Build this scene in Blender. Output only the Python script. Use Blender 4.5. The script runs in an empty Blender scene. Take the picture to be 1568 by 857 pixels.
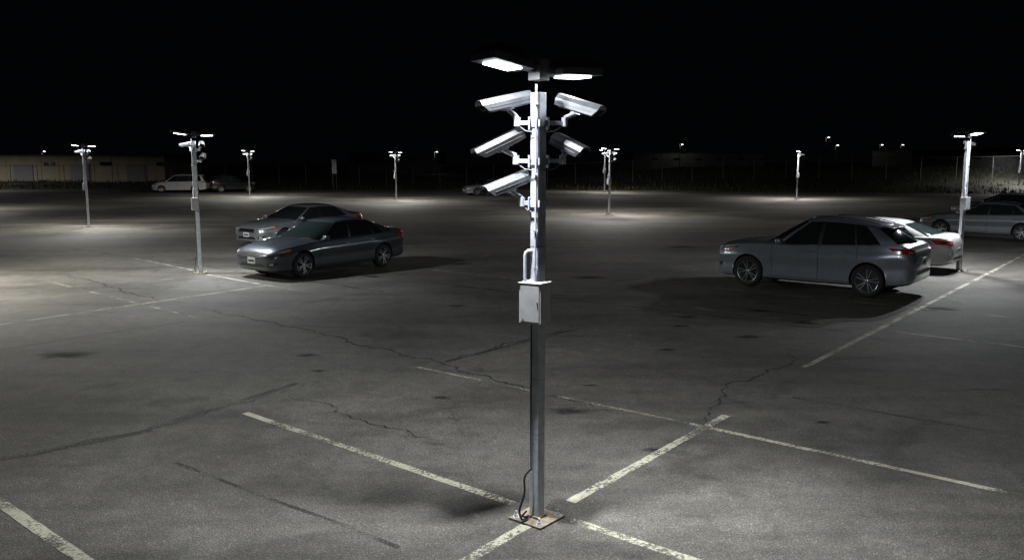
import bpy, math, random, bmesh
from mathutils import Vector, Matrix
from mathutils.bvhtree import BVHTree
random.seed(7)
scene = bpy.context.scene
R = math.radians

# ------------------------------------------------------------ materials
def new_mat(name):
    m = bpy.data.materials.new(name); m.use_nodes = True
    nt = m.node_tree
    return m, nt, nt.nodes["Principled BSDF"]

def noise(nt, scale, detail=4, rough=.6, vec=None, dist=0):
    n = nt.nodes.new("ShaderNodeTexNoise")
    n.inputs["Scale"].default_value = scale
    n.inputs["Detail"].default_value = detail
    n.inputs["Roughness"].default_value = rough
    n.inputs["Distortion"].default_value = dist
    if vec is not None: nt.links.new(vec, n.inputs["Vector"])
    return n.outputs["Fac"]

def ramp(nt, fac, stops):
    r = nt.nodes.new("ShaderNodeValToRGB")
    el = r.color_ramp.elements
    while len(el) < len(stops): el.new(.5)
    for e, (p, c) in zip(el, stops):
        e.position = p
        e.color = (c, c, c, 1) if not isinstance(c, tuple) else (*c, 1)
    nt.links.new(fac, r.inputs["Fac"])
    return r.outputs["Color"]

def mul(nt, a, b, fac=1.0, mode='MULTIPLY'):
    m = nt.nodes.new("ShaderNodeMix"); m.data_type = 'RGBA'; m.blend_type = mode
    m.inputs[0].default_value = fac
    for s, x in ((m.inputs[6], a), (m.inputs[7], b)):
        if isinstance(x, tuple): s.default_value = (*x, 1)
        else: nt.links.new(x, s)
    return m.outputs[2]

def objco(nt, rotz=0, scale=(1, 1, 1)):
    t = nt.nodes.new("ShaderNodeTexCoord"); mp = nt.nodes.new("ShaderNodeMapping")
    mp.inputs["Rotation"].default_value = (0, 0, rotz)
    mp.inputs["Scale"].default_value = scale
    nt.links.new(t.outputs["Object"], mp.inputs["Vector"])
    return mp.outputs["Vector"]

def bump(nt, bsdf, h, strength, dist=.01):
    b = nt.nodes.new("ShaderNodeBump"); b.inputs["Strength"].default_value = strength
    b.inputs["Distance"].default_value = dist
    nt.links.new(h, b.inputs["Height"]); nt.links.new(b.outputs["Normal"], bsdf.inputs["Normal"])

def simple(name, col, rough=.5, metal=0, coat=0, nscale=0, namt=.15, spec=None, bmp=0):
    m, nt, b = new_mat(name)
    b.inputs["Roughness"].default_value = rough
    b.inputs["Metallic"].default_value = metal
    b.inputs["Coat Weight"].default_value = coat
    b.inputs["Coat Roughness"].default_value = .06
    if spec is not None: b.inputs["Specular IOR Level"].default_value = spec
    if nscale:
        v = objco(nt); f = noise(nt, nscale, 5, .6, v)
        c = mul(nt, col, ramp(nt, f, [(.3, 1-namt), (.7, 1.0)]))
        nt.links.new(c, b.inputs["Base Color"])
        rr = nt.nodes.new("ShaderNodeMapRange")
        rr.inputs["To Min"].default_value = rough*.75; rr.inputs["To Max"].default_value = min(1, rough*1.3)
        nt.links.new(f, rr.inputs["Value"]); nt.links.new(rr.outputs[0], b.inputs["Roughness"])
        if bmp: bump(nt, b, f, bmp)
    else:
        b.inputs["Base Color"].default_value = (*col, 1)
    return m

def asphalt():
    m, nt, b = new_mat("asphalt")
    v = objco(nt)
    fine = noise(nt, 70, 3, .75, v)
    vor = nt.nodes.new("ShaderNodeTexVoronoi"); vor.inputs["Scale"].default_value = 75
    nt.links.new(v, vor.inputs["Vector"])
    mid = noise(nt, 3.2, 8, .75, v)
    big = noise(nt, .22, 5, .6, v, .6)
    blot = noise(nt, .9, 6, .65, v, 1.2)
    band = noise(nt, .5, 4, .6, objco(nt, R(40), (.25, 1.5, 1)), .3)
    c = mul(nt, (.108, .102, .091), ramp(nt, fine, [(.3, .35), (.52, .95), (.72, 2.0)]))
    sp = ramp(nt, vor.outputs["Color"], [(.0, .55), (.8, 1.05), (1, 1.9)])
    c = mul(nt, c, sp)
    c = mul(nt, c, ramp(nt, mid, [(.3, .64), (.65, 1.16)]))
    c = mul(nt, c, ramp(nt, blot, [(.30, .62), (.42, 1.0), (.75, 1.08)]))
    c = mul(nt, c, ramp(nt, big, [(.33, .58), (.62, 1.12)]))
    c = mul(nt, c, ramp(nt, band, [(.35, .62), (.5, 1.0), (.7, 1.15)]))
    nt.links.new(c, b.inputs["Base Color"])
    b.inputs["Roughness"].default_value = .82
    b.inputs["Specular IOR Level"].default_value = .35
    h = nt.nodes.new("ShaderNodeMath"); h.operation = 'ADD'
    nt.links.new(fine, h.inputs[0]); nt.links.new(vor.outputs["Distance"], h.inputs[1])
    bump(nt, b, h.outputs[0], .6, .008)
    return m

def paint_mark(name, col, lo, hi):
    m, nt, b = new_mat(name)
    v = objco(nt)
    f1 = noise(nt, 28, 6, .75, v); f2 = noise(nt, 1.6, 4, .6, v)
    a = nt.nodes.new("ShaderNodeMath"); a.operation = 'ADD'
    nt.links.new(f1, a.inputs[0]); nt.links.new(f2, a.inputs[1])
    h = nt.nodes.new("ShaderNodeMath"); h.operation = 'MULTIPLY'; h.inputs[1].default_value = .5
    nt.links.new(a.outputs[0], h.inputs[0])
    mask = ramp(nt, h.outputs[0], [(lo, 0.0), (hi, 1.0)])
    c = mul(nt, col, ramp(nt, noise(nt, 60, 4, .7, v), [(.3, .55), (.7, 1.1)]))
    nt.links.new(c, b.inputs["Base Color"]); b.inputs["Roughness"].default_value = .75
    tr = nt.nodes.new("ShaderNodeBsdfTransparent"); mx = nt.nodes.new("ShaderNodeMixShader")
    nt.links.new(mask, mx.inputs[0]); nt.links.new(tr.outputs[0], mx.inputs[1]); nt.links.new(b.outputs[0], mx.inputs[2])
    nt.links.new(mx.outputs[0], nt.nodes["Material Output"].inputs["Surface"])
    return m

def carpaint(name, col, metal=.55, rough=.34):
    m, nt, b = new_mat(name)
    v = objco(nt); f = noise(nt, 3, 5, .6, v)
    nt.links.new(mul(nt, col, ramp(nt, f, [(.3, .85), (.7, 1.0)])), b.inputs["Base Color"])
    b.inputs["Metallic"].default_value = metal; b.inputs["Roughness"].default_value = rough
    b.inputs["Coat Weight"].default_value = 1; b.inputs["Coat Roughness"].default_value = .05
    return m

M_ASPH = asphalt()
M_MARK = paint_mark("worn_line_paint", (.36, .35, .27), .42, .53)
M_MARKF = paint_mark("faded_line_paint", (.29, .28, .22), .45, .58)
M_TAR = paint_mark("tar_seal", (.028, .027, .026), .46, .62)
M_CRACK = simple("crack", (.012, .012, .011), .95)
M_GALV = simple("galvanised_steel", (.62, .66, .73), .42, .1, nscale=14, namt=.35, bmp=.05)
M_GREY = simple("grey_box_paint", (.55, .56, .57), .5, .1, nscale=9, namt=.2)
M_DARK = simple("dark_fixture", (.12, .12, .13), .5, .1, nscale=12, namt=.3)
M_BLACK = simple("black_plastic", (.012, .012, .013), .5)
M_RUB = simple("rubber", (.016, .016, .016), .85, nscale=30, namt=.4)
M_RUST = simple("rusty_plate", (.30, .25, .18), .75, .1, nscale=16, namt=.7, bmp=.3)
M_CAMB = simple("camera_housing", (.17, .18, .195), .36, .3, nscale=8, namt=.3)
M_CAMSHADE = simple("shaded_camera_housing", (.028, .029, .032), .36, .2, nscale=8, namt=.3)  # camera_housing copy, colour darkened to paint in shade on the mid-height cameras
M_GLASS = simple("car_glass", (.012, .017, .017), .06, 0, 0, spec=.8)
M_LENSG = simple("lens_glass", (.005, .005, .006), .08, spec=.8)
M_CHROME = simple("chrome", (.6, .6, .62), .16, 1)
M_RIM = simple("alloy", (.42, .43, .45), .3, .85)
M_HEADL = simple("headlamp_glass", (.45, .46, .48), .12, .4, 1)
M_RED = simple("tail_lamp", (.30, .006, .006), .15, 0, 1)
M_AMBER = simple("amber_lens", (.6, .16, .03), .2, 0, 1)
M_PLATE = simple("licence_plate", (.62, .64, .66), .5, nscale=40, namt=.4)
M_LED, _nt, _b = new_mat("led_lens")
_b.inputs["Emission Color"].default_value = (.93, .97, 1, 1); _b.inputs["Emission Strength"].default_value = 14

# ------------------------------------------------------------ builder
class B:
    def __init__(s): s.v = []; s.f = []; s.m = []; s.s = []
    def add(s, vs, fs, mat=0, smooth=False, M=None):
        o = len(s.v)
        for p in vs:
            p = Vector(p)
            s.v.append(tuple(M @ p if M else p))
        for f in fs:
            s.f.append(tuple(i+o for i in f)); s.m.append(mat); s.s.append(smooth)
    def box(s, c, size, mat=0, M=None, taper=1.0):
        x, y, z = (a/2 for a in size); cx, cy, cz = c
        vs = [(cx+sx*x*(taper if sz > 0 else 1), cy+sy*y*(taper if sz > 0 else 1), cz+sz*z) for sz in (-1, 1) for sy in (-1, 1) for sx in (-1, 1)]
        fs = [(0, 2, 3, 1), (4, 5, 7, 6), (0, 1, 5, 4), (2, 6, 7, 3), (0, 4, 6, 2), (1, 3, 7, 5)]
        s.add(vs, fs, mat, False, M)
    def cyl(s, p0, p1, r, mat=0, n=16, M=None, r2=None):
        p0 = Vector(p0); p1 = Vector(p1); d = (p1-p0).normalized()
        a = d.orthogonal().normalized(); b = d.cross(a)
        r2 = r if r2 is None else r2
        vs = []
        for p, rr in ((p0, r), (p1, r2)):
            for i in range(n):
                t = 2*math.pi*i/n
                vs.append(p+a*math.cos(t)*rr+b*math.sin(t)*rr)
        s.add(vs, [(i, (i+1) % n, n+(i+1) % n, n+i) for i in range(n)], mat, True, M)
        s.add(vs[:n], [tuple(reversed(range(n)))], mat, False, M)
        s.add(vs[n:], [tuple(range(n))], mat, False, M)
    def tube(s, pts, r, mat=0, n=8, M=None):
        pts = [Vector(p) for p in pts]
        vs = []
        for k, p in enumerate(pts):
            d = (pts[min(k+1, len(pts)-1)]-pts[max(k-1, 0)]).normalized()
            a = d.cross(Vector((.31, .77, .55))).normalized(); b = d.cross(a)
            for i in range(n):
                t = 2*math.pi*i/n
                vs.append(p+a*math.cos(t)*r+b*math.sin(t)*r)
        fs = []
        for k in range(len(pts)-1):
            for i in range(n):
                fs.append((k*n+i, k*n+(i+1) % n, (k+1)*n+(i+1) % n, (k+1)*n+i))
        s.add(vs, fs, mat, True, M)
    def lathe(s, prof, mat=0, n=40, M=None):
        vs = []
        for r, y in prof:
            for i in range(n):
                t = 2*math.pi*i/n
                vs.append((r*math.cos(t), y, r*math.sin(t)))
        fs = []
        for k in range(len(prof)-1):
            for i in range(n):
                fs.append((k*n+i, k*n+(i+1) % n, (k+1)*n+(i+1) % n, (k+1)*n+i))
        s.add(vs, fs, mat, True, M)
    def mesh(s, name, mats, sharp=None):
        me = bpy.data.meshes.new(name)
        me.from_pydata(s.v, [], s.f)
        for m in mats: me.materials.append(m)
        me.polygons.foreach_set("material_index", s.m)
        me.polygons.foreach_set("use_smooth", s.s)
        me.update()
        if sharp: me.set_sharp_from_angle(angle=R(sharp))
        return me
    def obj(s, name, mats, parent=None, bevel=0, sharp=None):
        return mkobj(name, s.mesh(name, mats, sharp), parent, bevel)

def mkobj(name, me, parent=None, bevel=0):
    o = bpy.data.objects.new(name, me); scene.collection.objects.link(o)
    if parent: o.parent = parent
    if bevel:
        md = o.modifiers.new("bevel", 'BEVEL'); md.width = bevel; md.segments = 2; md.limit_method = 'ANGLE'
    return o

def empty(name, loc=(0, 0, 0), rz=0):
    e = bpy.data.objects.new(name, None); scene.collection.objects.link(e)
    e.location = loc; e.rotation_euler = (0, 0, rz); e.empty_display_size = .3
    return e

# ------------------------------------------------------------ ground
b = B()
b.add([(-700, -60, 0), (700, -60, 0), (700, 1200, 0), (-700, 1200, 0)], [(0, 1, 2, 3)])
b.obj("asphalt_ground", [M_ASPH])

DA = Vector((.768, -.640)).normalized(); DB = Vector((.630, .777)).normalized()
def strip(bd, p, q, w, z=.004, mat=0, wob=0):
    p = Vector(p); q = Vector(q); d = (q-p); L = d.length; d.normalize(); n0 = Vector((-d.y, d.x)); n = n0*w/2
    N = max(1, int(L/.12)); vs = []
    for i in range(N+1):
        c = p+d*L*i/N + n0*wob*(math.sin(i*.11)+.5*math.sin(i*.31+1))
        j1 = random.uniform(-.006, .004); j2 = random.uniform(-.006, .004)
        a = c+n*(1+j1/w*2); e = c-n*(1+j2/w*2)
        vs += [(a.x, a.y, z), (e.x, e.y, z)]
    bd.add(vs, [(2*i, 2*i+1, 2*i+3, 2*i+2) for i in range(N)], mat)
b = B()
strip(b, (-3.22, 9.92), (.02, 7.17), .10)
strip(b, (.50, 6.83), (5.0, 3.08), .10)
strip(b, (-1.6, 4.40), (.12, 6.72), .105)
strip(b, (.52, 7.22), (2.56, 9.82), .105)
strip(b, (2.05, 9.50), (9.5, 3.3), .085)
strip(b, (-4.54, 7.19), (-1.0, 4.2), .11)
strip(b, (-7.5, 9.8), (-4.54, 7.19), .11)
strip(b, (4.28, 12.18), (14.0, 24.17), .10)
strip(b, (6.81, 14.84), (12.8, 9.95), .07)
strip(b, (-8.2, 22.6), (-5.6, 20.2), .09)
strip(b, (-11.8, 26.4), (-8.7, 23.3), .08)
strip(b, (-9.6, 15.4), (-5.98, 20.55), .08)
strip(b, (4.81, 20.2), (12.0, 14.4), .07)
b.obj("parking_line_markings", [M_MARK])
b = B()
strip(b, (-1.39, 12.22), (2.05, 9.50), .075, .005)
strip(b, (-16, 6.3), (-9.6, 15.4), .08, .005)
strip(b, (-11.55, 21.1), (-6.12, 16.2), .09, .005)
strip(b, (-10.6, 20.4), (-8.3, 22.1), .07, .005)
strip(b, (3.15, 17.85), (6.81, 14.84), .07, .005)
strip(b, (10.16, 19.9), (14.5, 16.4), .07, .005)
strip(b, (1.25, 15.2), (2.2, 14.4), .06, .005)
strip(b, (14.0, 24.17), (22, 34.1), .09, .005)
strip(b, (-5.6, 20.2), (-3.5, 18.4), .07, .005)
for k in range(4):
    p = Vector((12.1, 22.0))+DB*(2.6+3.1*k); strip(b, p, p+DA*5, .07, .005)
for p, d, l in [((-22, 34), DB, 9), ((-27, 40), DA, 8), ((-19, 37), DA, 6), ((-4, 30), DB, 8), ((-1, 27), DB, 6), ((2, 33), DB, 9), ((3, 45), DA, 6), ((8, 50), DB, 9), ((14, 45), DA, 7),
                ((-14, 52), DA, 7), ((-8, 60), DB, 9), ((20, 60), DA, 8), ((-3.3, 24.5), DA, 5), ((-20, 30), DA, 4), ((-1, 39), DA, 6), ((26, 52), DB, 8), ((-28, 60), DA, 9)]:
    strip(b, p, Vector(p)+d*l, .09, .005)
b.obj("faded_line_markings", [M_MARKF])
b = B()
strip(b, (-7.5, 6.2), (-4.1, 9.3), .13, .0026, wob=.05); strip(b, (-4.1, 9.3), (-2.9, 11.3), .12, .0026, wob=.04)
strip(b, (3.6, 10.6), (12, 3.9), .08, .0026, wob=.03)
strip(b, (-1.0, 12.55), (1.6, 15.6), .11, .0026, wob=.03)
strip(b, (4.4, 17.6), (11.5, 11.7), .08, .0026, wob=.03)
strip(b, (-9, 12.5), (-3.2, 19.4), .10, .0026, wob=.04)
strip(b, (-2, 21), (6, 14.8), .10, .0026, wob=.04)
strip(b, (-16, 30), (-3, 19.5), .12, .0026, wob=.05)
strip(b, (-3.4, 8.2), (-.9, 6.3), .05, .0026, wob=.03)
b.obj("tar_sealed_seams", [M_TAR])

# cracks
b = B()
def crack(pts, w):
    P = [Vector(p) for p in pts]; out = []
    for i in range(len(P)-1):
        d = P[i+1]-P[i]; n = max(2, int(d.length/.07)); nn = Vector((-d.y, d.x)).normalized()
        ph = random.random()*6
        for k in range(n):
            env = math.sin(math.pi*k/n)
            out.append(P[i]+d*k/n+nn*random.uniform(-.028, .028)+nn*env*(.07*math.sin(k*.37+ph)+.03*math.sin(k*1.3+ph*2)))
    out.append(P[-1]); vs = []; N = len(out)
    for k, c in enumerate(out):
        d = (out[min(k+1, N-1)]-out[max(k-1, 0)]).normalized(); nn = Vector((-d.y, d.x))
        ww = w*(.25+1.0*random.random()**1.5)*min(1, .2+3*min(k, N-1-k)/N)/2
        vs += [(*(c+nn*ww), .0034), (*(c-nn*ww), .0034)]
    b.add(vs, [(2*i, 2*i+1, 2*i+3, 2*i+2) for i in range(N-1)])
crack([(-6.6, 17.4), (-4.857, 15.97), (-3.84, 15.14), (-3.045, 14.44), (-2.79, 14.0), (-1.925, 13.3), (-.911, 12.3), (-.217, 11.43), (.635, 10.55), (1.3, 9.9)], .065)
crack([(-1.02, 12.5), (-.358, 13.4), (.407, 14.44), (1.3, 15.5)], .07)
crack([(2.126, 9.41), (2.37, 9.92), (2.64, 10.55), (2.88, 11.12), (3.01, 11.36), (3.52, 11.72), (4.36, 12.72), (4.5, 13.6)], .05)
crack([(-2.9, 10.7), (-2.32, 10.31), (-1.707, 9.58), (-1.037, 9.03), (-.6, 8.95)], .025)
crack([(-6.4, 7.4), (-5.19, 8.27), (-4.04, 9.34), (-3.17, 10.7), (-2.6, 11.5)], .025)
crack([(3.6, 11.7), (5.2, 11.0), (6.8, 10.9), (8.5, 9.8)], .018)
crack([(-12.5, 23), (-10.5, 21.2), (-8.5, 19.0), (-7, 17.9)], .06)
crack([(-.9, 17), (1.3, 18.2), (3.5, 20.9), (4.5, 24)], .03)
crack([(-2.79, 14.0), (-2.2, 14.2), (-1.6, 14.9)], .02)
crack([(2.88, 11.12), (2.5, 11.4), (2.1, 12.0)], .015)
b.obj("asphalt_cracks", [M_CRACK])

def stain_mat():
    m, nt, bs = new_mat("oil_stain")
    bs.inputs["Base Color"].default_value = (.022, .021, .019, 1); bs.inputs["Roughness"].default_value = .95
    bs.inputs["Specular IOR Level"].default_value = .1
    uv = nt.nodes.new("ShaderNodeAttribute"); uv.attribute_name = "fade"
    n = noise(nt, 9, 5, .7, objco(nt))
    a = nt.nodes.new("ShaderNodeMath"); a.operation = 'MULTIPLY'
    nt.links.new(uv.outputs["Fac"], a.inputs[0]); nt.links.new(n, a.inputs[1])
    mask = ramp(nt, a.outputs[0], [(.1, 0.0), (.45, .7)])
    tr = nt.nodes.new("ShaderNodeBsdfTransparent"); mx = nt.nodes.new("ShaderNodeMixShader")
    nt.links.new(mask, mx.inputs[0]); nt.links.new(tr.outputs[0], mx.inputs[1]); nt.links.new(bs.outputs[0], mx.inputs[2])
    nt.links.new(mx.outputs[0], nt.nodes["Material Output"].inputs["Surface"])
    return m
b = B(); fade = []
for (x, y, r) in [(-1.16, 17.6, .25), (-2.8, 12.0, .14), (-3.2, 13.0, .2), (1.07, 11.2, .12), (3.6, 9.55, .12), (.7, 10.0, .3), (5.5, 15.7, .35), (5.0, 17, .3), (2.5, 13.4, .2), (-7, 13, .5),
                  (1.5, 8.6, .16), (-.9, 10.6, .14), (4.1, 14.4, .3), (8.7, 17.2, .5), (2, 22, .6), (-1.5, 25, .5), (-12, 17, .6), (6, 30, .8), (-6, 35, 1), (3.4, 16.3, .25), (3.1, 15.4, .2)]:
    n = 18; vs = [(x, y, .0018)]; fade.append(1)
    for i in range(n):
        t = i*2*math.pi/n; rr = r*random.uniform(.75, 1.2)
        vs.append((x+rr*1.3*math.cos(t), y+rr*.8*math.sin(t), .0018)); fade.append(0)
    b.add(vs, [(0, 1+i, 1+(i+1) % n) for i in range(n)])
me = b.mesh("oil_stains", [stain_mat()])
at = me.attributes.new("fade", 'FLOAT', 'POINT'); at.data.foreach_set("value", fade)
mkobj("oil_stains", me)

# ------------------------------------------------------------ CCTV + light pole
def dirmat(center, look, up=Vector((0, 0, 1))):
    x = Vector(look).normalized(); y = up.cross(x).normalized(); z = x.cross(y)
    M = Matrix((x, y, z)).transposed().to_4x4(); M.translation = Vector(center); return M

def cctv(bd, center, look, L):
    M = dirmat(center, look) @ Matrix.Scale(.94, 4); h = L/2
    w, hh = .052, .048
    prof = [(-w, -hh*.5), (-w*.7, -hh), (w*.7, -hh), (w, -hh*.5), (w, hh*.6), (w*.7, hh), (-w*.7, hh), (-w, hh*.6)]
    xs = [-h*.92, -h*.86, h*.62, h*.66]; sc = [.86, 1, 1, .93]
    vs = [(x, y*s_, z*s_) for x, s_ in zip(xs, sc) for y, z in prof]
    fs = [(k*8+i, k*8+(i+1) % 8, (k+1)*8+(i+1) % 8, (k+1)*8+i) for k in range(3) for i in range(8)]
    bd.add(vs, fs, 0, False, M)
    bd.add(vs[:8], [tuple(reversed(range(8)))], 1, False, M)
    bd.add(vs[24:], [tuple(range(8))], 2, False, M)
    bd.cyl((h*.66, 0, -.002), (h*.70, 0, -.002), .032, 1, 20, M)
    bd.cyl((h*.70, 0, -.002), (h*.705, 0, -.002), .026, 2, 20, M)
    sp = [(-.072, -.036), (-.072, .022), (-.046, .060), (0, .066), (.046, .060), (.072, .022), (.072, -.036)]
    def rake(z): return h*(1.0 if z > 0 else .78)
    vs = []
    for t in (0, .004):
        for y, z in sp:
            k = 1+t/.06
            vs.append((-h, y*k, z+t*.6)); vs.append((rake(z), y*k, z+t*.6))
    n = len(sp); fs = []
    for i in range(n-1):
        fs.append((2*i, 2*i+1, 2*i+3, 2*i+2)); o = 2*n
        fs.append((o+2*i, o+2*i+2, o+2*i+3, o+2*i+1))
        fs.append((2*i+1, o+2*i+1, o+2*i+3, 2*i+3)); fs.append((2*i, 2*i+2, o+2*i+2, o+2*i))
    fs.append((0, 2*n, 2*n+1, 1)); fs.append((2*n-2, 2*n-1, 4*n-1, 4*n-2))
    bd.add(vs, fs, 0, False, M)
    for yy in (-.0505, .0505):
        bd.box((-.02, yy*1.54, -.006), (L*.8, .002, .006), 1, M)
    bd.box((-.02, 0, .053), (L*.5, .03, .014), 0, M)
    bd.box((-.02, 0, -.054), (.10, .05, .012), 3, M)
    return M @ Vector((-.02, 0, -.052))

CAMS = [((-.17, .0, 3.30), (-.27, -.015, 3.455), (-.82, -.42, -.20), .48),
        ((.21, .06, 3.30), (.335, .06, 3.43), (.76, -.52, -.27), .43),
        ((-.18, .01, 3.00), (-.32, -.005, 3.13), (-.82, -.36, -.40), .47),
        ((.20, .08, 3.00), (.26, .10, 3.115), (.62, -.60, -.34), .36),
        ((-.13, .01, 2.665), (-.26, -.01, 2.81), (-.78, -.46, -.30), .43)]
ARM = Vector((.81, .585, 0)).normalized()
RZ = Matrix.Rotation(R(-40), 4, 'Z')

def lamp_light(name, parent, loc, ang, power, col):
    l = bpy.data.lights.new(name, 'AREA'); l.shape = 'RECTANGLE'; l.size = .10; l.size_y = .07
    l.energy = power; l.color = col; l.use_nodes = True
    nt = l.node_tree; em = nt.nodes["Emission"]
    g = nt.nodes.new("ShaderNodeNewGeometry"); s = nt.nodes.new("ShaderNodeSeparateXYZ")
    nt.links.new(g.outputs["Incoming"], s.inputs[0])
    a = nt.nodes.new("ShaderNodeMath"); a.operation = 'ABSOLUTE'; nt.links.new(s.outputs[2], a.inputs[0])
    mx = nt.nodes.new("ShaderNodeMath"); mx.operation = 'MAXIMUM'; mx.inputs[1].default_value = .15
    nt.links.new(a.outputs[0], mx.inputs[0])
    p = nt.nodes.new("ShaderNodeMath"); p.operation = 'POWER'; p.inputs[1].default_value = -.12
    lf = nt.nodes.new("ShaderNodeLightFalloff"); lf.inputs["Smooth"].default_value = 3.5
    nt.links.new(mx.outputs[0], p.inputs[0]); nt.links.new(p.outputs[0], lf.inputs["Strength"])
    nt.links.new(lf.outputs["Quadratic"], em.inputs["Strength"])
    o = bpy.data.objects.new(name, l); scene.collection.objects.link(o)
    o.parent = parent; o.location = loc; o.rotation_euler = (0, 0, ang)
    return o

def build_pole_meshes(cams, span, tag, shaded=()):
    out = []
    p = B(); s = .090
    p.box((0, 0, .02+.84), (s, s, 1.68), 0, RZ)
    p.box((0, 0, 2.62), (s*.98, s*.98, 1.84), 0, RZ)
    for z in (.75, 1.22, 2.32, 2.55): p.box((0, 0, z), (s*1.02, s*1.02, .004), 1, RZ)
    p.box((0, 0, 1.70), (.104, .104, .05), 0, RZ)
    out.append(("pole_shaft", p.mesh("pole_shaft"+tag, [M_GALV, M_DARK]), .006))
    p = B()
    p.box((0, 0, .012), (.34, .34, .016), 0, RZ)
    p.box((0, 0, .030), (.12, .12, .02), 0, RZ)
    for sx in (-1, 1):
        for sy in (-1, 1):
            c = RZ @ Vector((sx*.125, sy*.125, 0))
            p.cyl((c.x, c.y, .02), (c.x, c.y, .026), .026, 1, 16)
            p.cyl((c.x, c.y, .026), (c.x, c.y, .045), .018, 1, 6)
            p.cyl((c.x, c.y, .045), (c.x, c.y, .075), .010, 1, 8)
    out.append(("base_plate", p.mesh("base_plate"+tag, [M_RUST, M_GALV]), .002))
    p = B(); RB = Matrix.Rotation(R(-30), 4, 'Z')
    p.box((0, -.05, 1.865), (.20, .17, .325), 0, RB)
    p.box((0, -.05, 2.031), (.214, .184, .008), 0, RB)
    p.box((0, -.1375, 1.865), (.172, .005, .296), 0, RB)
    p.box((.07, -.142, 1.875), (.010, .006, .024), 1, RB)
    p.cyl(RB @ Vector((-.06, -.139, 1.735)), RB @ Vector((-.06, -.144, 1.735)), .008, 1, 10)
    out.append(("equipment_box", p.mesh("equipment_box"+tag, [M_GREY, M_DARK]), .004))
    p = B()
    p.tube([(-.105, -.03, 2.03), (-.105, -.03, 2.24), (-.10, -.028, 2.268), (-.08, -.02, 2.285), (-.03, -.005, 2.288)], .014, 0, 10)
    p.tube([(-.025, -.075, 2.04), (-.022, -.068, 2.5), (-.02, -.066, 3.1), (-.02, -.066, 3.6)], .009, 0, 8)
    for z in (2.15, 2.45, 2.9, 3.45): p.box((-.022, -.068, z), (.036, .03, .014), 0)
    pts = []
    for i in range(15):
        t = i/14
        pts.append((-.045-.075*math.sin(t*2.4)-.02*math.sin(t*9)-.02*t, -.05-.03*t, .46-.42*t+.02*math.sin(t*5)))
    p.tube(pts, .009, 1, 8)
    p.tube([(-.09, -.08, .10), (-.13, -.07, .05), (-.10, -.04, .03), (-.06, -.07, .05), (-.09, -.10, .03), (-.13, -.13, .025)], .008, 1, 8)
    p.tube([(-.052, -.045, .46), (-.055, -.04, .9), (-.052, -.04, 1.68)], .006, 1, 6)
    out.append(("cable_conduit", p.mesh("cable_conduit"+tag, [M_GALV, M_RUB]), 0))
    for i, (ae, c, lk, L) in enumerate(cams):
        p = B()
        ap = cctv(p, c, lk, L)
        ae = Vector(ae); zz = ae.z
        p.box((0, 0, zz), (.112, .112, .055), 3, RZ)
        d = Vector((ae.x, ae.y, 0)).normalized()
        MA = dirmat((0, 0, zz), d)
        L2 = Vector((ae.x, ae.y, 0)).length
        p.box((L2/2+.02, 0, .004), (L2-.04, .036, .032), 3, MA)
        p.box((.075, 0, 0), (.012, .07, .10), 3, MA)
        p.cyl((ae.x, ae.y, zz-.022), (ae.x, ae.y, zz+.05), .026, 3, 16)
        p.cyl((ae.x, ae.y, zz+.045), ap, .02, 3, 14)
        p.tube([(ae.x, ae.y, zz-.01), (ae.x*.6, ae.y*.6-.02, zz-.06), (ae.x*.2, ae.y*.2-.06, zz-.07)], .005, 1, 6)
        out.append(("security_camera", p.mesh("security_camera"+tag, [M_CAMSHADE if i in shaded else M_CAMB, M_DARK, M_LENSG, M_GALV], None), .0015))
    heads = []
    p = B()
    p.box((0, 0, 3.715), (.12, .12, .165), 1, RZ)
    for sg in (-1, 1):
        MA = dirmat((0, 0, 3.715), ARM*sg+Vector((0, 0, .15 if sg < 0 else .02)))
        p.box((.115, 0, -.005), (.13, .055, .05), 1, MA)
        x0, x1 = .14, .14+span; w = .165
        top = [(x0+.05, -w*.66, .10), (x1-.07, -w*.72, .09), (x1-.07, w*.72, .09), (x0+.05, w*.66, .10)]
        mid = [(x0, -w*.8, .02), (x1, -w, .02), (x1, w, .02), (x0, w*.8, .02)]
        bot = [(x0, -w*.8, -.035), (x1, -w, -.035), (x1, w, -.035), (x0, w*.8, -.035)]
        vs = bot+mid+top
        fs = [(8, 9, 10, 11), (3, 2, 1, 0)]
        for k in (0, 4):
            for i in range(4): fs.append((k+i, k+(i+1) % 4, k+4+(i+1) % 4, k+4+i))
        p.add(vs, fs, 1, False, MA)
        for j in range(5):
            p.box((x0+.11+j*.045, 0, .102), (.012, w*1.1, .014), 1, MA)
        cx = (x0+x1)/2+.01
        p.box((cx, 0, -.043), (span*.60, w*1.15, .014), 2, MA)
        heads.append(MA @ Vector((cx, 0, -.043-(.030 if sg < 0 else .018))))
    out.append(("luminaire_heads", p.mesh("luminaire_heads"+tag, [M_GALV, M_DARK, M_LED]), .004))
    return out, heads

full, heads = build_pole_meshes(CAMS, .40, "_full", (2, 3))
c3 = [((-.17, .0, 3.30), (-.29, -.015, 3.45), (-.82, -.48, -.16), .44),
      ((.17, .06, 3.30), (.28, .05, 3.44), (.78, -.45, -.20), .42),
      ((.18, .08, 3.00), (.26, .07, 3.12), (.62, -.55, -.24), .38)]
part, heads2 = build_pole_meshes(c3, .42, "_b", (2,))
c1 = [((.18, .02, 3.36), (.30, -.04, 3.48), (.85, -.35, -.14), .46)]
one, heads3 = build_pole_meshes(c1, .40, "_c")

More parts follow.
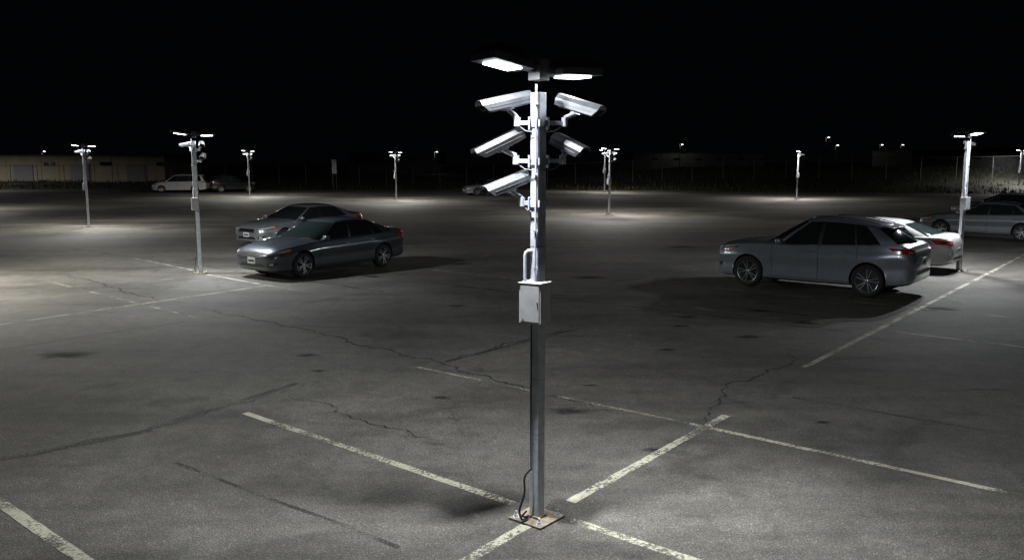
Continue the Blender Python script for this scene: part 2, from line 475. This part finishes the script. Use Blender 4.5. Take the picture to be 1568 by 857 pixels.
def place_pole(loc, meshes, heads, rz, power, scale=1, col=(.95, .98, 1.0)):
    e = empty("security_light_pole", (*loc, 0), rz); e.scale = (scale,)*3
    for n, me, bv in meshes: mkobj(n, me, e, bv)
    for hp in heads:
        lamp_light("lamp_light", e, hp, math.atan2(ARM.y, ARM.x), power, col)
    return e
W = 340
warm = (1, .97, .90)
place_pole((.211, 6.87), full, heads, 0, W*1.3)
place_pole((-8.47, 22.89), part, heads2, R(-38), W*1.15, 1.0)
place_pole((12.35, 23.3), one, heads3, R(60), W*1.2, 1.0)
place_pole((-19.5, 39.1), part, heads2, R(-30), W*1.5, 1.0, warm)
place_pole((-22.7, 73.8), part, heads2, R(-30), W*1.8, 1.05, warm)
place_pole((-9.0, 66.3), part, heads2, R(-30), W*1.9, 1.0, warm)
place_pole((5.57, 48.7), part, heads2, R(-35), W*1.8, 1.0, warm)
place_pole((9.1, 84), one, heads3, R(-30), W*1.1, 1.1, warm)
place_pole((22.9, 68.6), one, heads3, R(30), W*1.6, 1.02, warm)
place_pole((50.4, 84.9), one, heads3, R(-30), W*1.1, 1.1, warm)
place_pole((-13.9, 20), one, heads3, R(-30), W*1.5, 1.0, (1, .98, .86))
place_pole((-36, 52), one, heads3, R(-30), W*2.1, 1.0, warm)
place_pole((-58, 84), one, heads3, R(-30), W*2.0, 1.1, warm)
place_pole((-70, 104), one, heads3, R(-30), W*2.0, 1.1, warm)  # unseen pole, added to light the beige building's wall
place_pole((31, 40), one, heads3, R(-30), W*1.2, 1.0)

# ------------------------------------------------------------ cars
def pchip(keys):
    keys = sorted(keys); xs = [k[0] for k in keys]; ys = [k[1] for k in keys]; n = len(xs)
    h = [xs[i+1]-xs[i] for i in range(n-1)]; d = [(ys[i+1]-ys[i])/h[i] for i in range(n-1)]
    m = [d[0]]+[0 if d[i-1]*d[i] <= 0 else 2*d[i-1]*d[i]/(d[i-1]+d[i]) for i in range(1, n-1)]+[d[-1]]
    def f(x):
        x = max(xs[0], min(xs[-1], x)); i = 0
        while i < n-2 and x > xs[i+1]: i += 1
        t = (x-xs[i])/h[i]; t2 = t*t; t3 = t2*t
        return (2*t3-3*t2+1)*ys[i]+(t3-2*t2+t)*h[i]*m[i]+(-2*t3+3*t2)*ys[i+1]+(t3-t2)*h[i]*m[i+1]
    return f
SEDAN = dict(
    keys=[(2.45, .50, .30, .60, .62), (2.42, .64, .24, .66, .685), (2.33, .77, .21, .715, .765), (2.15, .85, .20, .77, .85), (1.8, .90, .19, .83, .925), (1.3, .918, .19, .89, .99),
          (.9, .923, .19, .92, 1.01), (0, .925, .19, .95, .97), (-1.0, .922, .2, .985, .995), (-1.6, .912, .21, 1.01, 1.06), (-2.1, .88, .23, 1.02, 1.10), (-2.30, .82, .27, .99, 1.08), (-2.40, .73, .32, .90, 1.0), (-2.44, .58, .40, .80, .86)],
    fa=1.5, ra=-1.4, tr=.335, ws=(1.28, 1.0, .30, .12), rr=(-2.06, -1.86, -1.12, -1.0),
    roof=[(.5, 1.37), (.2, 1.425), (-.3, 1.46), (-.8, 1.44), (-1.15, 1.39)],
    cols=[(1.0, .12, 'p'), (.88, .06, 'g'), (-.14, -.20, 'k'), (-.22, -.28, 'g'), (-1.08, -.86, 'k'), (-1.11, -.89, 'g'), (-1.50, -.99, 'p'), (-1.86, -1.08, None)],
    doors=[.92, -.18, -1.12], roofw=.60, hl=.03)
SUV = dict(
    keys=[(2.36, .52, .30, .76, .78), (2.32, .68, .25, .84, .88), (2.22, .80, .22, .90, .97), (2.05, .87, .21, .95, 1.04), (1.7, .915, .21, 1.0, 1.10), (1.2, .93, .21, 1.04, 1.15),
          (.8, .935, .21, 1.05, 1.14), (0, .94, .21, 1.075, 1.09), (-1.0, .94, .22, 1.12, 1.13), (-1.6, .93, .24, 1.17, 1.18), (-2.0, .89, .27, 1.18, 1.19), (-2.2, .84, .31, 1.12, 1.14), (-2.28, .76, .37, 1.0, 1.03), (-2.32, .62, .44, .88, .90)],
    fa=1.45, ra=-1.38, tr=.365, ws=(1.10, .80, .18, .02), rr=(-2.16, -1.98, -1.60, -1.44),
    roof=[(.4, 1.59), (.05, 1.675), (-.4, 1.71), (-.9, 1.68), (-1.4, 1.60), (-1.75, 1.52)],
    cols=[(.80, .02, 'p'), (.68, -.04, 'g'), (-.22, -.28, 'k'), (-.30, -.36, 'g'), (-1.06, -.96, 'k'), (-1.10, -1.0, 'g'), (-1.62, -1.18, 'p'), (-1.98, -1.44, None)],
    doors=[.85, -.26, -1.14], roofw=.62, hl=.17, rails=True)
VAN = dict(
    keys=[(2.55, .55, .34, .66, .68), (2.5, .68, .27, .76, .78), (2.38, .82, .22, .84, .88), (2.1, .93, .2, .93, .99), (1.7, .97, .2, 1.0, 1.08), (1.3, .985, .2, 1.04, 1.13),
          (.8, .99, .2, 1.06, 1.12), (0, .99, .2, 1.07, 1.09), (-1.0, .99, .21, 1.09, 1.10), (-1.9, .97, .22, 1.1, 1.11), (-2.3, .94, .25, 1.1, 1.11), (-2.48, .86, .30, 1.04, 1.06), (-2.56, .74, .36, .9, .92)],
    fa=1.6, ra=-1.45, tr=.345, ws=(1.62, 1.3, .62, .46), rr=(-2.46, -2.34, -2.2, -2.1),
    roof=[(.8, 1.64), (.4, 1.73), (-.3, 1.78), (-1.4, 1.77), (-2.3, 1.70)],
    cols=[(1.3, .46, 'p'), (1.16, .38, 'g'), (.20, .10, 'k'), (.10, .0, 'g'), (-.90, -.92, 'k'), (-1.0, -1.02, 'g'), (-2.05, -1.9, 'p'), (-2.34, -2.1, None)],
    doors=[1.2, .12, -.96], roofw=.68, hl=.14, rails=True)
def build_car(name, P, paint, loc, heading, scale=1.0, rim=M_RIM, hscale=1.0):
    e = empty(name, (*loc, 0), math.atan2(heading[1], heading[0])); e.scale = (scale, scale, scale*hscale)
    K = P['keys']
    W_, ZB, ZS, ZT = (pchip([(k[0], k[i]) for k in K]) for i in (1, 2, 3, 4))
    x0, x1 = K[-1][0], K[0][0]
    tr = P['tr']
    xs = set(round(k[0], 3) for k in K); n = 90
    for i in range(n+1): xs.add(round(x0+(x1-x0)*i/n, 3))
    xs = sorted(xs)
    xs = [x for i, x in enumerate(xs) if i == 0 or x-xs[i-1] > .008]
    def flare(x):
        return max(0, *(1-abs(x-a)/(tr+.22) for a in (P['fa'], P['ra'])))
    bd = B(); N = 0
    for x in xs:
        w, zb, zs, zt = W_(x), ZB(x), ZS(x), ZT(x); H = zs-zb
        fl = flare(x); fl = fl*fl*(3-2*fl)*.022; tk = .022*(1-min(1, fl/.02))
        half = [(0, zb), (.55*w, zb), (.86*w, zb+.01), (.95*w+fl, zb+.06*min(1, H)), (.978*w-tk*.2+fl, zb+.18*H), (.975*w-tk+fl, zb+.36*H), (.985*w-tk*.8+fl, zb+.50*H), (1.0*w+fl*.8, zb+.66*H), (1.002*w+fl*.5, zb+.74*H), (.982*w+fl*.2, zb+.79*H), (.968*w, zb+.88*H), (.93*w, zs-.004), (.885*w, zs+.14*(zt-zs)),
                (.72*w, zs+.66*(zt-zs)), (.64*w, zs+.82*(zt-zs)), (.45*w, zs+.90*(zt-zs)), (.2*w, zt), (0, zt)]
        ring = half+[(-y, z) for y, z in reversed(half[1:-1])]
        N = len(ring); bd.v += [(x, y, z) for y, z in ring]
    for k in range(len(xs)-1):
        for i in range(N):
            bd.f.append((k*N+i, k*N+(i+1) % N, (k+1)*N+(i+1) % N, (k+1)*N+i)); bd.m.append(0); bd.s.append(True)
    bd.f.append(tuple(reversed(range(N)))); bd.m.append(0); bd.s.append(True)
    o = (len(xs)-1)*N; bd.f.append(tuple(o+i for i in range(N))); bd.m.append(0); bd.s.append(True)
    bme = bd.mesh("tmp", [paint, M_BLACK])
    c = B()
    for ax in (P['fa'], P['ra']):
        for sg in (-1, 1):
            nn = 40; ra = tr+.035
            vs = [(ax+ra*math.cos(2*math.pi*i/nn), sg*yy, tr+.015+ra*math.sin(2*math.pi*i/nn)) for yy in (.60, 1.2) for i in range(nn)]
            fs = [(i, (i+1) % nn, nn+(i+1) % nn, nn+i) for i in range(nn)]+[tuple(reversed(range(nn))), tuple(range(nn, 2*nn))]
            c.add(vs, fs, 0)
    cme = c.mesh("cut", [M_BLACK])
    bo = mkobj("tmpb", bme); co = mkobj("tmpc", cme)
    for me in (bme, cme):
        bm = bmesh.new(); bm.from_mesh(me); bmesh.ops.recalc_face_normals(bm, faces=bm.faces); bm.to_mesh(me); bm.free()
    md = bo.modifiers.new("b", 'BOOLEAN'); md.operation = 'DIFFERENCE'; md.object = co; md.solver = 'EXACT'
    try: md.material_mode = 'TRANSFER'
    except Exception: pass
    dg = bpy.context.evaluated_depsgraph_get(); dg.update()
    fin = bpy.data.meshes.new_from_object(bo.evaluated_get(dg))
    bpy.data.objects.remove(bo); bpy.data.objects.remove(co)
    fin.set_sharp_from_angle(angle=R(38)); fin.name = "body"
    mkobj("body", fin, e)
    bvh = BVHTree.FromPolygons([v.co for v in fin.vertices], [tuple(p.vertices) for p in fin.polygons])
    roofk = pchip(P['roof']); rw = P['roofw']
    def roofz(x, y): return roofk(x)-.055*(y/.6)**2
    wc, we, tc, te = P['ws']; rc, re, uc, ue = P['rr']
    half = []
    yA = W_(we)*.885; yT = rw-.03; ns = 5
    for i in range(ns):
        t = i/ns
        xb = wc+(we-wc)*t*t; xt = tc+(te-tc)*t*t
        half.append(((xb, yA*t*.97, ZT(xb)-.03*(1-t)-.02*t), (xt, yT*t*.97), 'g'))
    side = []
    for i, (xb, xt, tg) in enumerate(P['cols']):
        side.append((xb, xt, tg))
        if tg == 'g':
            nb, nt_, _ = P['cols'][i+1]
            for q in (.33, .67): side.append((xb+(nb-xb)*q, xt+(nt_-xt)*q, 'g'))
    cxr = (P['cols'][0][1]+P['cols'][-1][1])/2; hl = abs(P['cols'][0][1]-cxr)
    for xb, xt, tg in side:
        u = (xt-cxr)/hl
        half.append(((xb, W_(xb)*.885, ZS(xb)-.02), (xt, rw-.03*u*u), tg or 'g'))
    yR = W_(re)*.885
    for i in range(ns-1, -1, -1):
        t = i/ns
        xb = rc+(re-rc)*t*t; xt = uc+(ue-uc)*t*t
        half.append(((xb, yR*t*.97, ZT(xb)-.03), (xt, yT*t*.97), 'g'))
    cols = list(half)
    for i in range(len(half)-2, 0, -1):
        (bx, by, bz), (tx, ty), _ = half[i]
        cols.append(((bx, -by, bz), (tx, -ty), half[i][2]))
    nh = len(half); tags = [half[i][2] for i in range(nh-1)]; tags = tags+list(reversed(tags))
    nc = len(cols)
    V = [0, .05, .25, .5, .75, .91, 1.0]
    g = B(); cxm = (wc+rc)/2
    for v in V:
        for (bx, by, bz), (tx, ty), _ in cols:
            tz = roofz(tx, ty)
            p = Vector((bx, by, bz)).lerp(Vector((tx, ty, tz)), v)
            od = Vector(((p.x-cxm)/2.2, p.y, 0))
            if od.length > 0: od.normalize()
            p += od*.045*math.sin(math.pi*v)
            g.v.append(tuple(p))
    for r in range(len(V)-1):
        for i in range(nc):
            tg = tags[i]; j = (i+1) % nc
            if tg == 'g': mat = 1 if 1 <= r <= 4 else (2 if r == 0 else 0)
            elif tg == 'k': mat = 2 if r <= 4 else 0
            else: mat = 0
            g.f.append((r*nc+i, r*nc+j, (r+1)*nc+j, (r+1)*nc+i)); g.m.append(mat); g.s.append(True)
    base = (len(V)-1)*nc
    cx0 = (tc+uc)/2; prev = base
    for s_ in [.96, .9, .8, .6, .4, .2]:
        st = len(g.v)
        for _, (tx, ty), _ in cols:
            x = cx0+(tx-cx0)*s_; y = ty*s_
            g.v.append((x, y, roofz(x, y)+.010*min(1, (1-s_)/.1)))
        for i in range(nc):
            j = (i+1) % nc
            g.f.append((prev+i, prev+j, st+j, st+i)); g.m.append(0); g.s.append(True)
        prev = st
    g.v.append((cx0, 0, roofz(cx0, 0)+.010)); ci = len(g.v)-1
    for i in range(nc): g.f.append((prev+i, prev+(i+1) % nc, ci)); g.m.append(0); g.s.append(True)
    gm = g.mesh("greenhouse", [paint, M_GLASS, M_BLACK])
    bm = bmesh.new(); bm.from_mesh(gm); bmesh.ops.recalc_face_normals(bm, faces=bm.faces); bm.to_mesh(gm); bm.free()
    gm.set_sharp_from_angle(angle=R(50))
    mkobj("greenhouse", gm, e)
    d = B()
    MATS = [paint, M_BLACK, M_CHROME, M_HEADL, M_RED, M_AMBER, M_PLATE, M_LENSG]
    def patch(q, dr, mat, off=.004, nu=10, nv=4, tree=bvh):
        dr = Vector(dr).normalized(); q = [Vector(a) for a in q]; idx = {}; vs = []
        for a in range(nu+1):
            for c_ in range(nv+1):
                u = a/nu; v = c_/nv
                p = q[0].lerp(q[1], u).lerp(q[3].lerp(q[2], u), v)
                hit = tree.ray_cast(p+dr*1.5, -dr)
                if hit[0] is not None and (hit[0]-p).length < .6:
                    idx[(a, c_)] = len(vs); vs.append(hit[0]+hit[1]*off*(1 if hit[1].dot(dr) > 0 else -1))
        fs = []
        for a in range(nu):
            for c_ in range(nv):
                k = [(a, c_), (a+1, c_), (a+1, c_+1), (a, c_+1)]
                if all(t in idx for t in k): fs.append(tuple(idx[t] for t in k))
        d.add(vs, fs, mat, True)
    F = K[0][0]; RR = K[-1][0]; h = P['hl']
    for sg in (1, -1):
        dg_ = (.75, sg*.66, .05)
        patch([(F-.08, sg*.50, .60+h), (F-.42, sg*.90, .655+h), (F-.66, sg*.90, .775+h), (F-.12, sg*.50, .675+h)], dg_, 1, .004, 16, 6)
        patch([(F-.10, sg*.53, .612+h), (F-.42, sg*.88, .672+h), (F-.58, sg*.88, .75+h), (F-.13, sg*.53, .665+h)], dg_, 3, .009, 16, 6)
        patch([(F-.36, sg*.86, .665+h), (F-.46, sg*.90, .675+h), (F-.56, sg*.90, .73+h), (F-.42, sg*.86, .71+h)], dg_, 5, .012, 4, 3)
        patch([(F-.05, sg*.55, .33+h*.6), (F-.2, sg*.78, .35+h*.6), (F-.22, sg*.78, .44+h*.6), (F-.07, sg*.55, .42+h*.6)], dg_, 1, .004)
        patch([(F-.08, sg*.61, .36+h*.6), (F-.14, sg*.69, .36+h*.6), (F-.15, sg*.69, .41+h*.6), (F-.08, sg*.61, .41+h*.6)], dg_, 3, .008)
        dr_ = (-.75, sg*.66, .05); zt_ = ZS(RR+.2)
        patch([(RR+.12, sg*.50, zt_-.19), (RR+.36, sg*.90, zt_-.17), (RR+.50, sg*.90, zt_-.05), (RR+.16, sg*.50, zt_-.09)], dr_, 4, .006, 14, 5)
        patch([(RR+.12, sg*.56, zt_-.165), (RR+.2, sg*.74, zt_-.15), (RR+.22, sg*.74, zt_-.12), (RR+.14, sg*.56, zt_-.125)], dr_, 3, .010, 8, 3)
        ds = (0, sg, 0); w = 1.0
        for xx in P['doors']:
            lo, hi = ZB(xx)+.09, ZS(xx)-.01
            if abs(xx-P['ra']) < .6: lo = tr*2+.10
            patch([(xx-.006, sg*w, lo), (xx+.006, sg*w, lo), (xx+.013, sg*w, hi), (xx+.001, sg*w, hi)], ds, 1, .0015, 1, 14)
        xa, xb = P['doors'][0], P['doors'][2]
        patch([(xb+.1, sg*w, ZB(0)+.09), (xa, sg*w, ZB(0)+.085), (xa, sg*w, ZB(0)+.095), (xb+.1, sg*w, ZB(0)+.10)], ds, 1, .0015, 30, 1)
        patch([(P['ra']+tr+.12, sg*w, ZB(0)+.0), (P['fa']-tr-.1, sg*w, ZB(0)+.0), (P['fa']-tr-.1, sg*w, ZB(0)+.055), (P['ra']+tr+.12, sg*w, ZB(0)+.055)], ds, 1, .003, 30, 2)
        c0 = P['cols'][1][0]; c9 = P['cols'][-2][0]
        patch([(c9, sg*w, ZS(c9)-.022), (c0, sg*w, ZS(c0)-.022), (c0, sg*w, ZS(c0)-.010), (c9, sg*w, ZS(c9)-.010)], ds, 2, .004, 40, 1)
        for xx in (P['doors'][1]+.16, P['doors'][2]+.20):
            zz = ZS(xx)-.14
            hit = bvh.ray_cast(Vector((xx, sg*2, zz)), Vector((0, -sg, 0)))
            if hit[0]:
                y = hit[0].y
                d.box((xx, y+sg*.022, zz), (.17, .014, .024), 2)
                d.box((xx-.07, y+sg*.008, zz), (.02, .03, .02), 0); d.box((xx+.07, y+sg*.008, zz), (.02, .03, .02), 0)
        mx = P['cols'][1][0]-.05; my = W_(mx)
        d.box((mx, sg*(my-.03), ZS(mx)+.03), (.05, .12, .03), 1)
        vs = []; fs = []
        sx = lambda v, p_: math.copysign(abs(v)**p_, v)
        for i in range(7):
            ph = math.pi*i/6-math.pi/2
            for j in range(12):
                th = 2*math.pi*j/12
                vs.append((mx+.01+.075*sx(math.cos(ph), .6)*sx(math.cos(th), .7), sg*(my+.10)+.105*sx(math.sin(ph), .6), ZS(mx)+.085+.065*sx(math.cos(ph), .6)*sx(math.sin(th), .7)))
        for i in range(6):
            for j in range(12): fs.append((i*12+j, i*12+(j+1) % 12, (i+1)*12+(j+1) % 12, (i+1)*12+j))
        d.add(vs, fs, 0, True)
        if P.get('rails'):
            pts = []; xa2, xb2 = P['roof'][0][0]-.4, P['roof'][-1][0]+.15
            for i in range(13):
                x = xa2+(xb2-xa2)*i/12; z = roofz(x, .54)+(.035 if 0 < i < 12 else .0)
                pts.append((x, sg*.54, z))
            d.tube(pts, .012, 2, 8)
    patch([(F, -.44, .535+h), (F, .44, .535+h), (F, .40, .655+h), (F, -.40, .655+h)], (1, 0, 0), 1, .005, 16, 4)
    for i in range(3):
        z = .555+h+i*.035
        patch([(F, -.42, z), (F, .42, z), (F, .42, z+.014), (F, -.42, z+.014)], (1, 0, 0), 2, .011, 16, 1)
    patch([(F, -.5, .315+h*.6), (F, .5, .315+h*.6), (F, .42, .40+h*.6), (F, -.42, .40+h*.6)], (1, 0, 0), 1, .006, 16, 3)
    d.box((F+.012, 0, .46+h*.8), (.012, .31, .155), 6); d.box((F+.0195, 0, .455+h*.8), (.003, .24, .05), 1)
    patch([(RR, -.55, .36+h), (RR, .55, .36+h), (RR, .5, .44+h), (RR, -.5, .44+h)], (-1, 0, 0), 1, .006, 12, 3)
    d.box((RR-.008, 0, .62+h), (.012, .31, .155), 6); d.box((RR-.0155, 0, .62+h), (.003, .24, .05), 1)
    for sg in (1, -1):
        patch([(F-.35, sg*.60, 1), (wc-.02, sg*.74, 1), (wc-.02, sg*.748, 1), (F-.35, sg*.608, 1)], (0, 0, 1), 1, .0015, 20, 1)
        patch([(RR+.02, sg*.60, ZT(RR+.1)-.35), (RR+.02, sg*.608, ZT(RR+.1)-.35), (RR+.1, sg*.62, ZT(RR+.1)+.1), (RR+.1, sg*.612, ZT(RR+.1)+.1)], (-1, 0, .15), 1, .0015, 1, 12)
    if h > .1:
        x = P['roof'][-1][0]
        d.box((0, 0, 0), (.24, 1.0, .022), 0, Matrix.Translation((x+.10, 0, roofk(x+.08)-.012)) @ Matrix.Rotation(R(-13), 4, 'Y'))
    d.obj("trim_and_lamps", MATS, e, .003)
    wb = B(); r = tr
    wb.lathe([(r*.62, -.10), (r*.88, -.11), (r*.975, -.085), (r, -.05), (r, .05), (r*.975, .085), (r*.88, .11), (r*.70, .105), (r*.665, .095)], 0)
    wb.lathe([(r*.72, .104), (r*.705, .114), (r*.675, .108), (r*.66, .06), (r*.64, -.02)], 1)
    wb.lathe([(r*.66, .015), (.02, .02)], 2)
    wb.lathe([(.001, .098), (.03, .098), (.045, .088), (.055, .06)], 1, 20)
    for i in range(10):
        a = 2*math.pi*i/10+(.13 if i % 2 else -.13)*.9
        Mx = Matrix.Rotation(a, 4, 'Y')
        vs = [(.035, .062, -.018), (.035, .062, .018), (r*.68, .075, .015), (r*.68, .075, -.015), (.035, .092, -.013), (.035, .092, .013), (r*.68, .104, .011), (r*.68, .104, -.011)]
        wb.add(vs, [(0, 1, 2, 3), (7, 6, 5, 4), (0, 4, 5, 1), (1, 5, 6, 2), (2, 6, 7, 3), (3, 7, 4, 0)], 1, False, Mx)
    wm = wb.mesh("wheel", [M_RUB, rim, M_BLACK], 35)
    for ax in (P['fa'], P['ra']):
        for sg in (1, -1):
            o = mkobj("wheel", wm, e); o.location = (ax, sg*(W_(ax)-.115), r)
            o.rotation_euler = (0, random.random()*3, 0) if sg > 0 else (0, random.random()*3, math.pi)
    return e

P_DK = carpaint("dark_grey_paint", (.075, .09, .105), .5, .28); P_SL = carpaint("silver_paint", (.26, .28, .30))
P_SU = carpaint("blue_silver_paint", (.29, .32, .37), .5, .28); P_WH = carpaint("white_paint", (.42, .42, .42), .0)
P_BK = carpaint("black_paint", (.006, .007, .009), .0)
H1 = (-.594, -.804)
build_car("parked_sedan", SEDAN, P_DK, (-5.24, 23.68), H1)
build_car("parked_sedan", SEDAN, P_SL, (-7.8, 31.5), H1)
build_car("parked_suv", SUV, P_SU, (7.40, 20.25), (-.773, .635), .99, hscale=1.03)
build_car("parked_sedan", SEDAN, P_WH, (10.3, 24.45), (-.773, .635), .97)
build_car("parked_sedan", SEDAN, P_SL, (18.94, 33.7), (-.70, .714))
build_car("parked_sedan", SEDAN, P_SL, (24.9, 42.8), (-.70, .714))
build_car("parked_minivan", VAN, P_WH, (-32.6, 84), (-.98, -.2))
build_car("parked_suv", SUV, P_BK, (-28.0, 85.0), (.75, .66), 1.0)
build_car("parked_sedan", SEDAN, P_SL, (-2.0, 77), (-.93, -.36))

# ------------------------------------------------------------ surroundings
M_GRASSG = simple("verge_soil", (.022, .023, .014), .95, nscale=1.2, namt=.6)
M_GRASS = simple("grass_blades", (.045, .05, .02), .85, nscale=.8, namt=.6, spec=.2)
def edge(X): return max(78, 93-.30*max(X, 0)) if X > -20 else 93
def bank(X, t):
    f = .25+1.9*max(0, min(1, (X-2)/22))
    s = max(0, min(1, t/18)); s = s*s*(3-2*s)
    return .02+f*s+.12*math.sin(X*.31+t*.4)*s
b = B(); nx, ny = 130, 14
for j in range(ny+1):
    for i in range(nx+1):
        X = -110+260*i/nx; t = (j/ny)**1.4*42
        b.v.append((X, edge(X)+t, bank(X, t) if j else -.05))
for j in range(ny):
    for i in range(nx):
        a = j*(nx+1)+i; b.f.append((a, a+1, a+nx+2, a+nx+1)); b.m.append(0); b.s.append(True)
b.obj("grass_bank_terrain", [M_GRASSG])
b = B()
for i in range(26000):
    X = random.uniform(-90, 110); t = random.random()**1.3*24
    if X < 0 and random.random() < .45: continue
    cl = math.sin(X*.9+t)*math.sin(X*.37-t*.7)
    if cl < -.3 and random.random() < .7: continue
    hh = random.uniform(.15, .5)*(1+.5*max(0, cl)); z = bank(X, t)-.03; Y = edge(X)+t+.1
    a = random.random()*6.28; w = random.uniform(.03, .09)
    lx, ly = random.uniform(-.15, .15), random.uniform(-.15, .15)
    b.v += [(X-w*math.cos(a), Y-w*math.sin(a), z), (X+w*math.cos(a), Y+w*math.sin(a), z), (X+lx, Y+ly, z+hh)]
    k = len(b.v); b.f.append((k-3, k-2, k-1)); b.m.append(0); b.s.append(False)
b.obj("grass", [M_GRASS])

M_FENCE = simple("fence_steel", (.14, .145, .145), .6, .4, nscale=6, namt=.3)
def wire_mat():
    m, nt, bs = new_mat("chain_link")
    bs.inputs["Base Color"].default_value = (.06, .062, .062, 1); bs.inputs["Metallic"].default_value = .3
    bs.inputs["Roughness"].default_value = .6
    t = nt.nodes.new("ShaderNodeTexCoord"); s = nt.nodes.new("ShaderNodeSeparateXYZ"); nt.links.new(t.outputs["Object"], s.inputs[0])
    outs = []
    for op in ('ADD', 'SUBTRACT'):
        a = nt.nodes.new("ShaderNodeMath"); a.operation = op; nt.links.new(s.outputs[0], a.inputs[0]); nt.links.new(s.outputs[2], a.inputs[1])
        k = nt.nodes.new("ShaderNodeMath"); k.operation = 'MULTIPLY'; k.inputs[1].default_value = 12; nt.links.new(a.outputs[0], k.inputs[0])
        f = nt.nodes.new("ShaderNodeMath"); f.operation = 'FRACT'; nt.links.new(k.outputs[0], f.inputs[0])
        l = nt.nodes.new("ShaderNodeMath"); l.operation = 'LESS_THAN'; l.inputs[1].default_value = .05; nt.links.new(f.outputs[0], l.inputs[0])
        outs.append(l.outputs[0])
    mxx = nt.nodes.new("ShaderNodeMath"); mxx.operation = 'MAXIMUM'; nt.links.new(outs[0], mxx.inputs[0]); nt.links.new(outs[1], mxx.inputs[1])
    tr = nt.nodes.new("ShaderNodeBsdfTransparent"); mx = nt.nodes.new("ShaderNodeMixShader")
    nt.links.new(mxx.outputs[0], mx.inputs[0]); nt.links.new(tr.outputs[0], mx.inputs[1]); nt.links.new(bs.outputs[0], mx.inputs[2])
    nt.links.new(mx.outputs[0], nt.nodes["Material Output"].inputs["Surface"])
    return m
b = B(); X = -95.0; prev = None
while X < 110:
    t = 9; p = Vector((X, edge(X)+t, bank(X, t)))
    b.cyl(p, p+Vector((0, 0, 2.5)), .04, 0, 8)
    if prev:
        b.cyl(prev+Vector((0, 0, 2.42)), p+Vector((0, 0, 2.42)), .022, 0, 6)
        b.add([prev, p, p+Vector((0, 0, 2.4)), prev+Vector((0, 0, 2.4))], [(0, 1, 2, 3)], 1)
    prev = p; X += 3.2
b.obj("chain_link_fence", [M_FENCE, wire_mat()])

M_BEIGE = simple("beige_wall", (.42, .36, .27), .85, nscale=.6, namt=.25)
M_WALLG = simple("grey_metal_wall", (.30, .31, .33), .7, nscale=.5, namt=.3)
M_ROOF = simple("roof_trim", (.12, .12, .12), .7)
M_DOORM = simple("roller_door", (.2, .2, .21), .6)
def building(name, x0, x1, y, dep, h, wall, bays):
    e = empty(name, ((x0+x1)/2, y, 0)); w = x1-x0
    b = B(); b.box((0, dep/2, h/2), (w, dep, h))
    n = int(w/2.4)
    for i in range(n+1): b.box((-w/2+w*i/n, -.03, h/2-.1), (.12, .05, h-.2))
    b.obj("walls", [wall], e)
    b = B(); b.box((0, dep/2, h+.12), (w+.3, dep+.3, .24)); b.obj("roof", [M_ROOF], e)
    b = B()
    for i in range(bays):
        xx = -w/2+w*(i+.5)/bays
        b.box((xx, -.07, 1.3), (2.6, .08, 2.6))
        for k in range(6): b.box((xx, -.12, .3+k*.42), (2.5, .03, .03))
    b.obj("doors", [M_DOORM], e)
    b = B()
    for i in range(bays): b.box((-w/2+w*(i+.97)/bays, -.07, h*.72), (1.5, .06, .5))
    b.obj("windows", [M_LENSG], e)
building("low_beige_building", -86, -47.5, 117, 14, 3.7, M_BEIGE, 5)
building("warehouse", -44, -20, 230, 30, 5.2, M_WALLG, 4)
building("warehouse", 32, 66, 225, 30, 5.0, M_WALLG, 6)
building("warehouse", 84, 98, 180, 20, 5.2, M_WALLG, 2)
building("warehouse", 99, 140, 180, 30, 5.6, M_WALLG, 6)

e = empty("notice_sign", (-19.2, 92.5, 0))
b = B(); b.box((0, 0, 2.45), (.5, .03, 1.5)); b.obj("panel", [M_PLATE], e, .005)
b = B(); b.cyl((-.18, .05, 0), (-.18, .05, 3.1), .03); b.cyl((.18, .05, 0), (.18, .05, 3.1), .03); b.obj("posts", [M_FENCE], e)

m, nt, bs = new_mat("distant_lamp_glow"); bs.inputs["Emission Color"].default_value = (1, .95, .85, 1); bs.inputs["Emission Strength"].default_value = 8
M_GLOW = m
for (X, Y, h) in [(73, 200, 8.6), (79, 210, 7.0), (92, 215, 7.2), (-19, 210, 5.4), (43, 220, 7.4), (-115, 210, 5.5), (104, 230, 7.5)]:
    e = empty("distant_street_lamp", (X, Y, 0))
    b = B(); b.cyl((0, 0, 0), (0, 0, h), .11, 0, 8, r2=.07); b.box((.35, 0, h), (.8, .06, .06)); b.obj("mast", [M_FENCE], e)
    b = B(); b.box((.6, 0, h-.08), (.42, .3, .1), taper=.8); b.obj("lamp_head", [M_GLOW], e)
    l = bpy.data.lights.new("lamp_light", 'POINT'); l.energy = 45; l.color = (1, .93, .82); l.shadow_soft_size = .1
    o = bpy.data.objects.new("lamp_light", l); scene.collection.objects.link(o); o.parent = e; o.location = (.6, -.1, h-.35)

# ------------------------------------------------------------ world, camera
w = bpy.data.worlds.new("World"); scene.world = w; w.use_nodes = True
nt = w.node_tree; bg = nt.nodes["Background"]
bg.inputs["Color"].default_value = (.6, .75, 1.0, 1); bg.inputs["Strength"].default_value = .0011
cam = bpy.data.cameras.new("camera"); co = bpy.data.objects.new("camera", cam); scene.collection.objects.link(co)
co.location = (0, 0, 3.0); co.rotation_euler = (R(90-7.93), 0, 0)
cam.lens = 29.85; cam.sensor_width = 36; cam.clip_end = 2500; cam.clip_start = .05
scene.camera = co
scene.view_settings.view_transform = 'Standard'
scene.view_settings.look = 'None'; scene.view_settings.exposure = 0
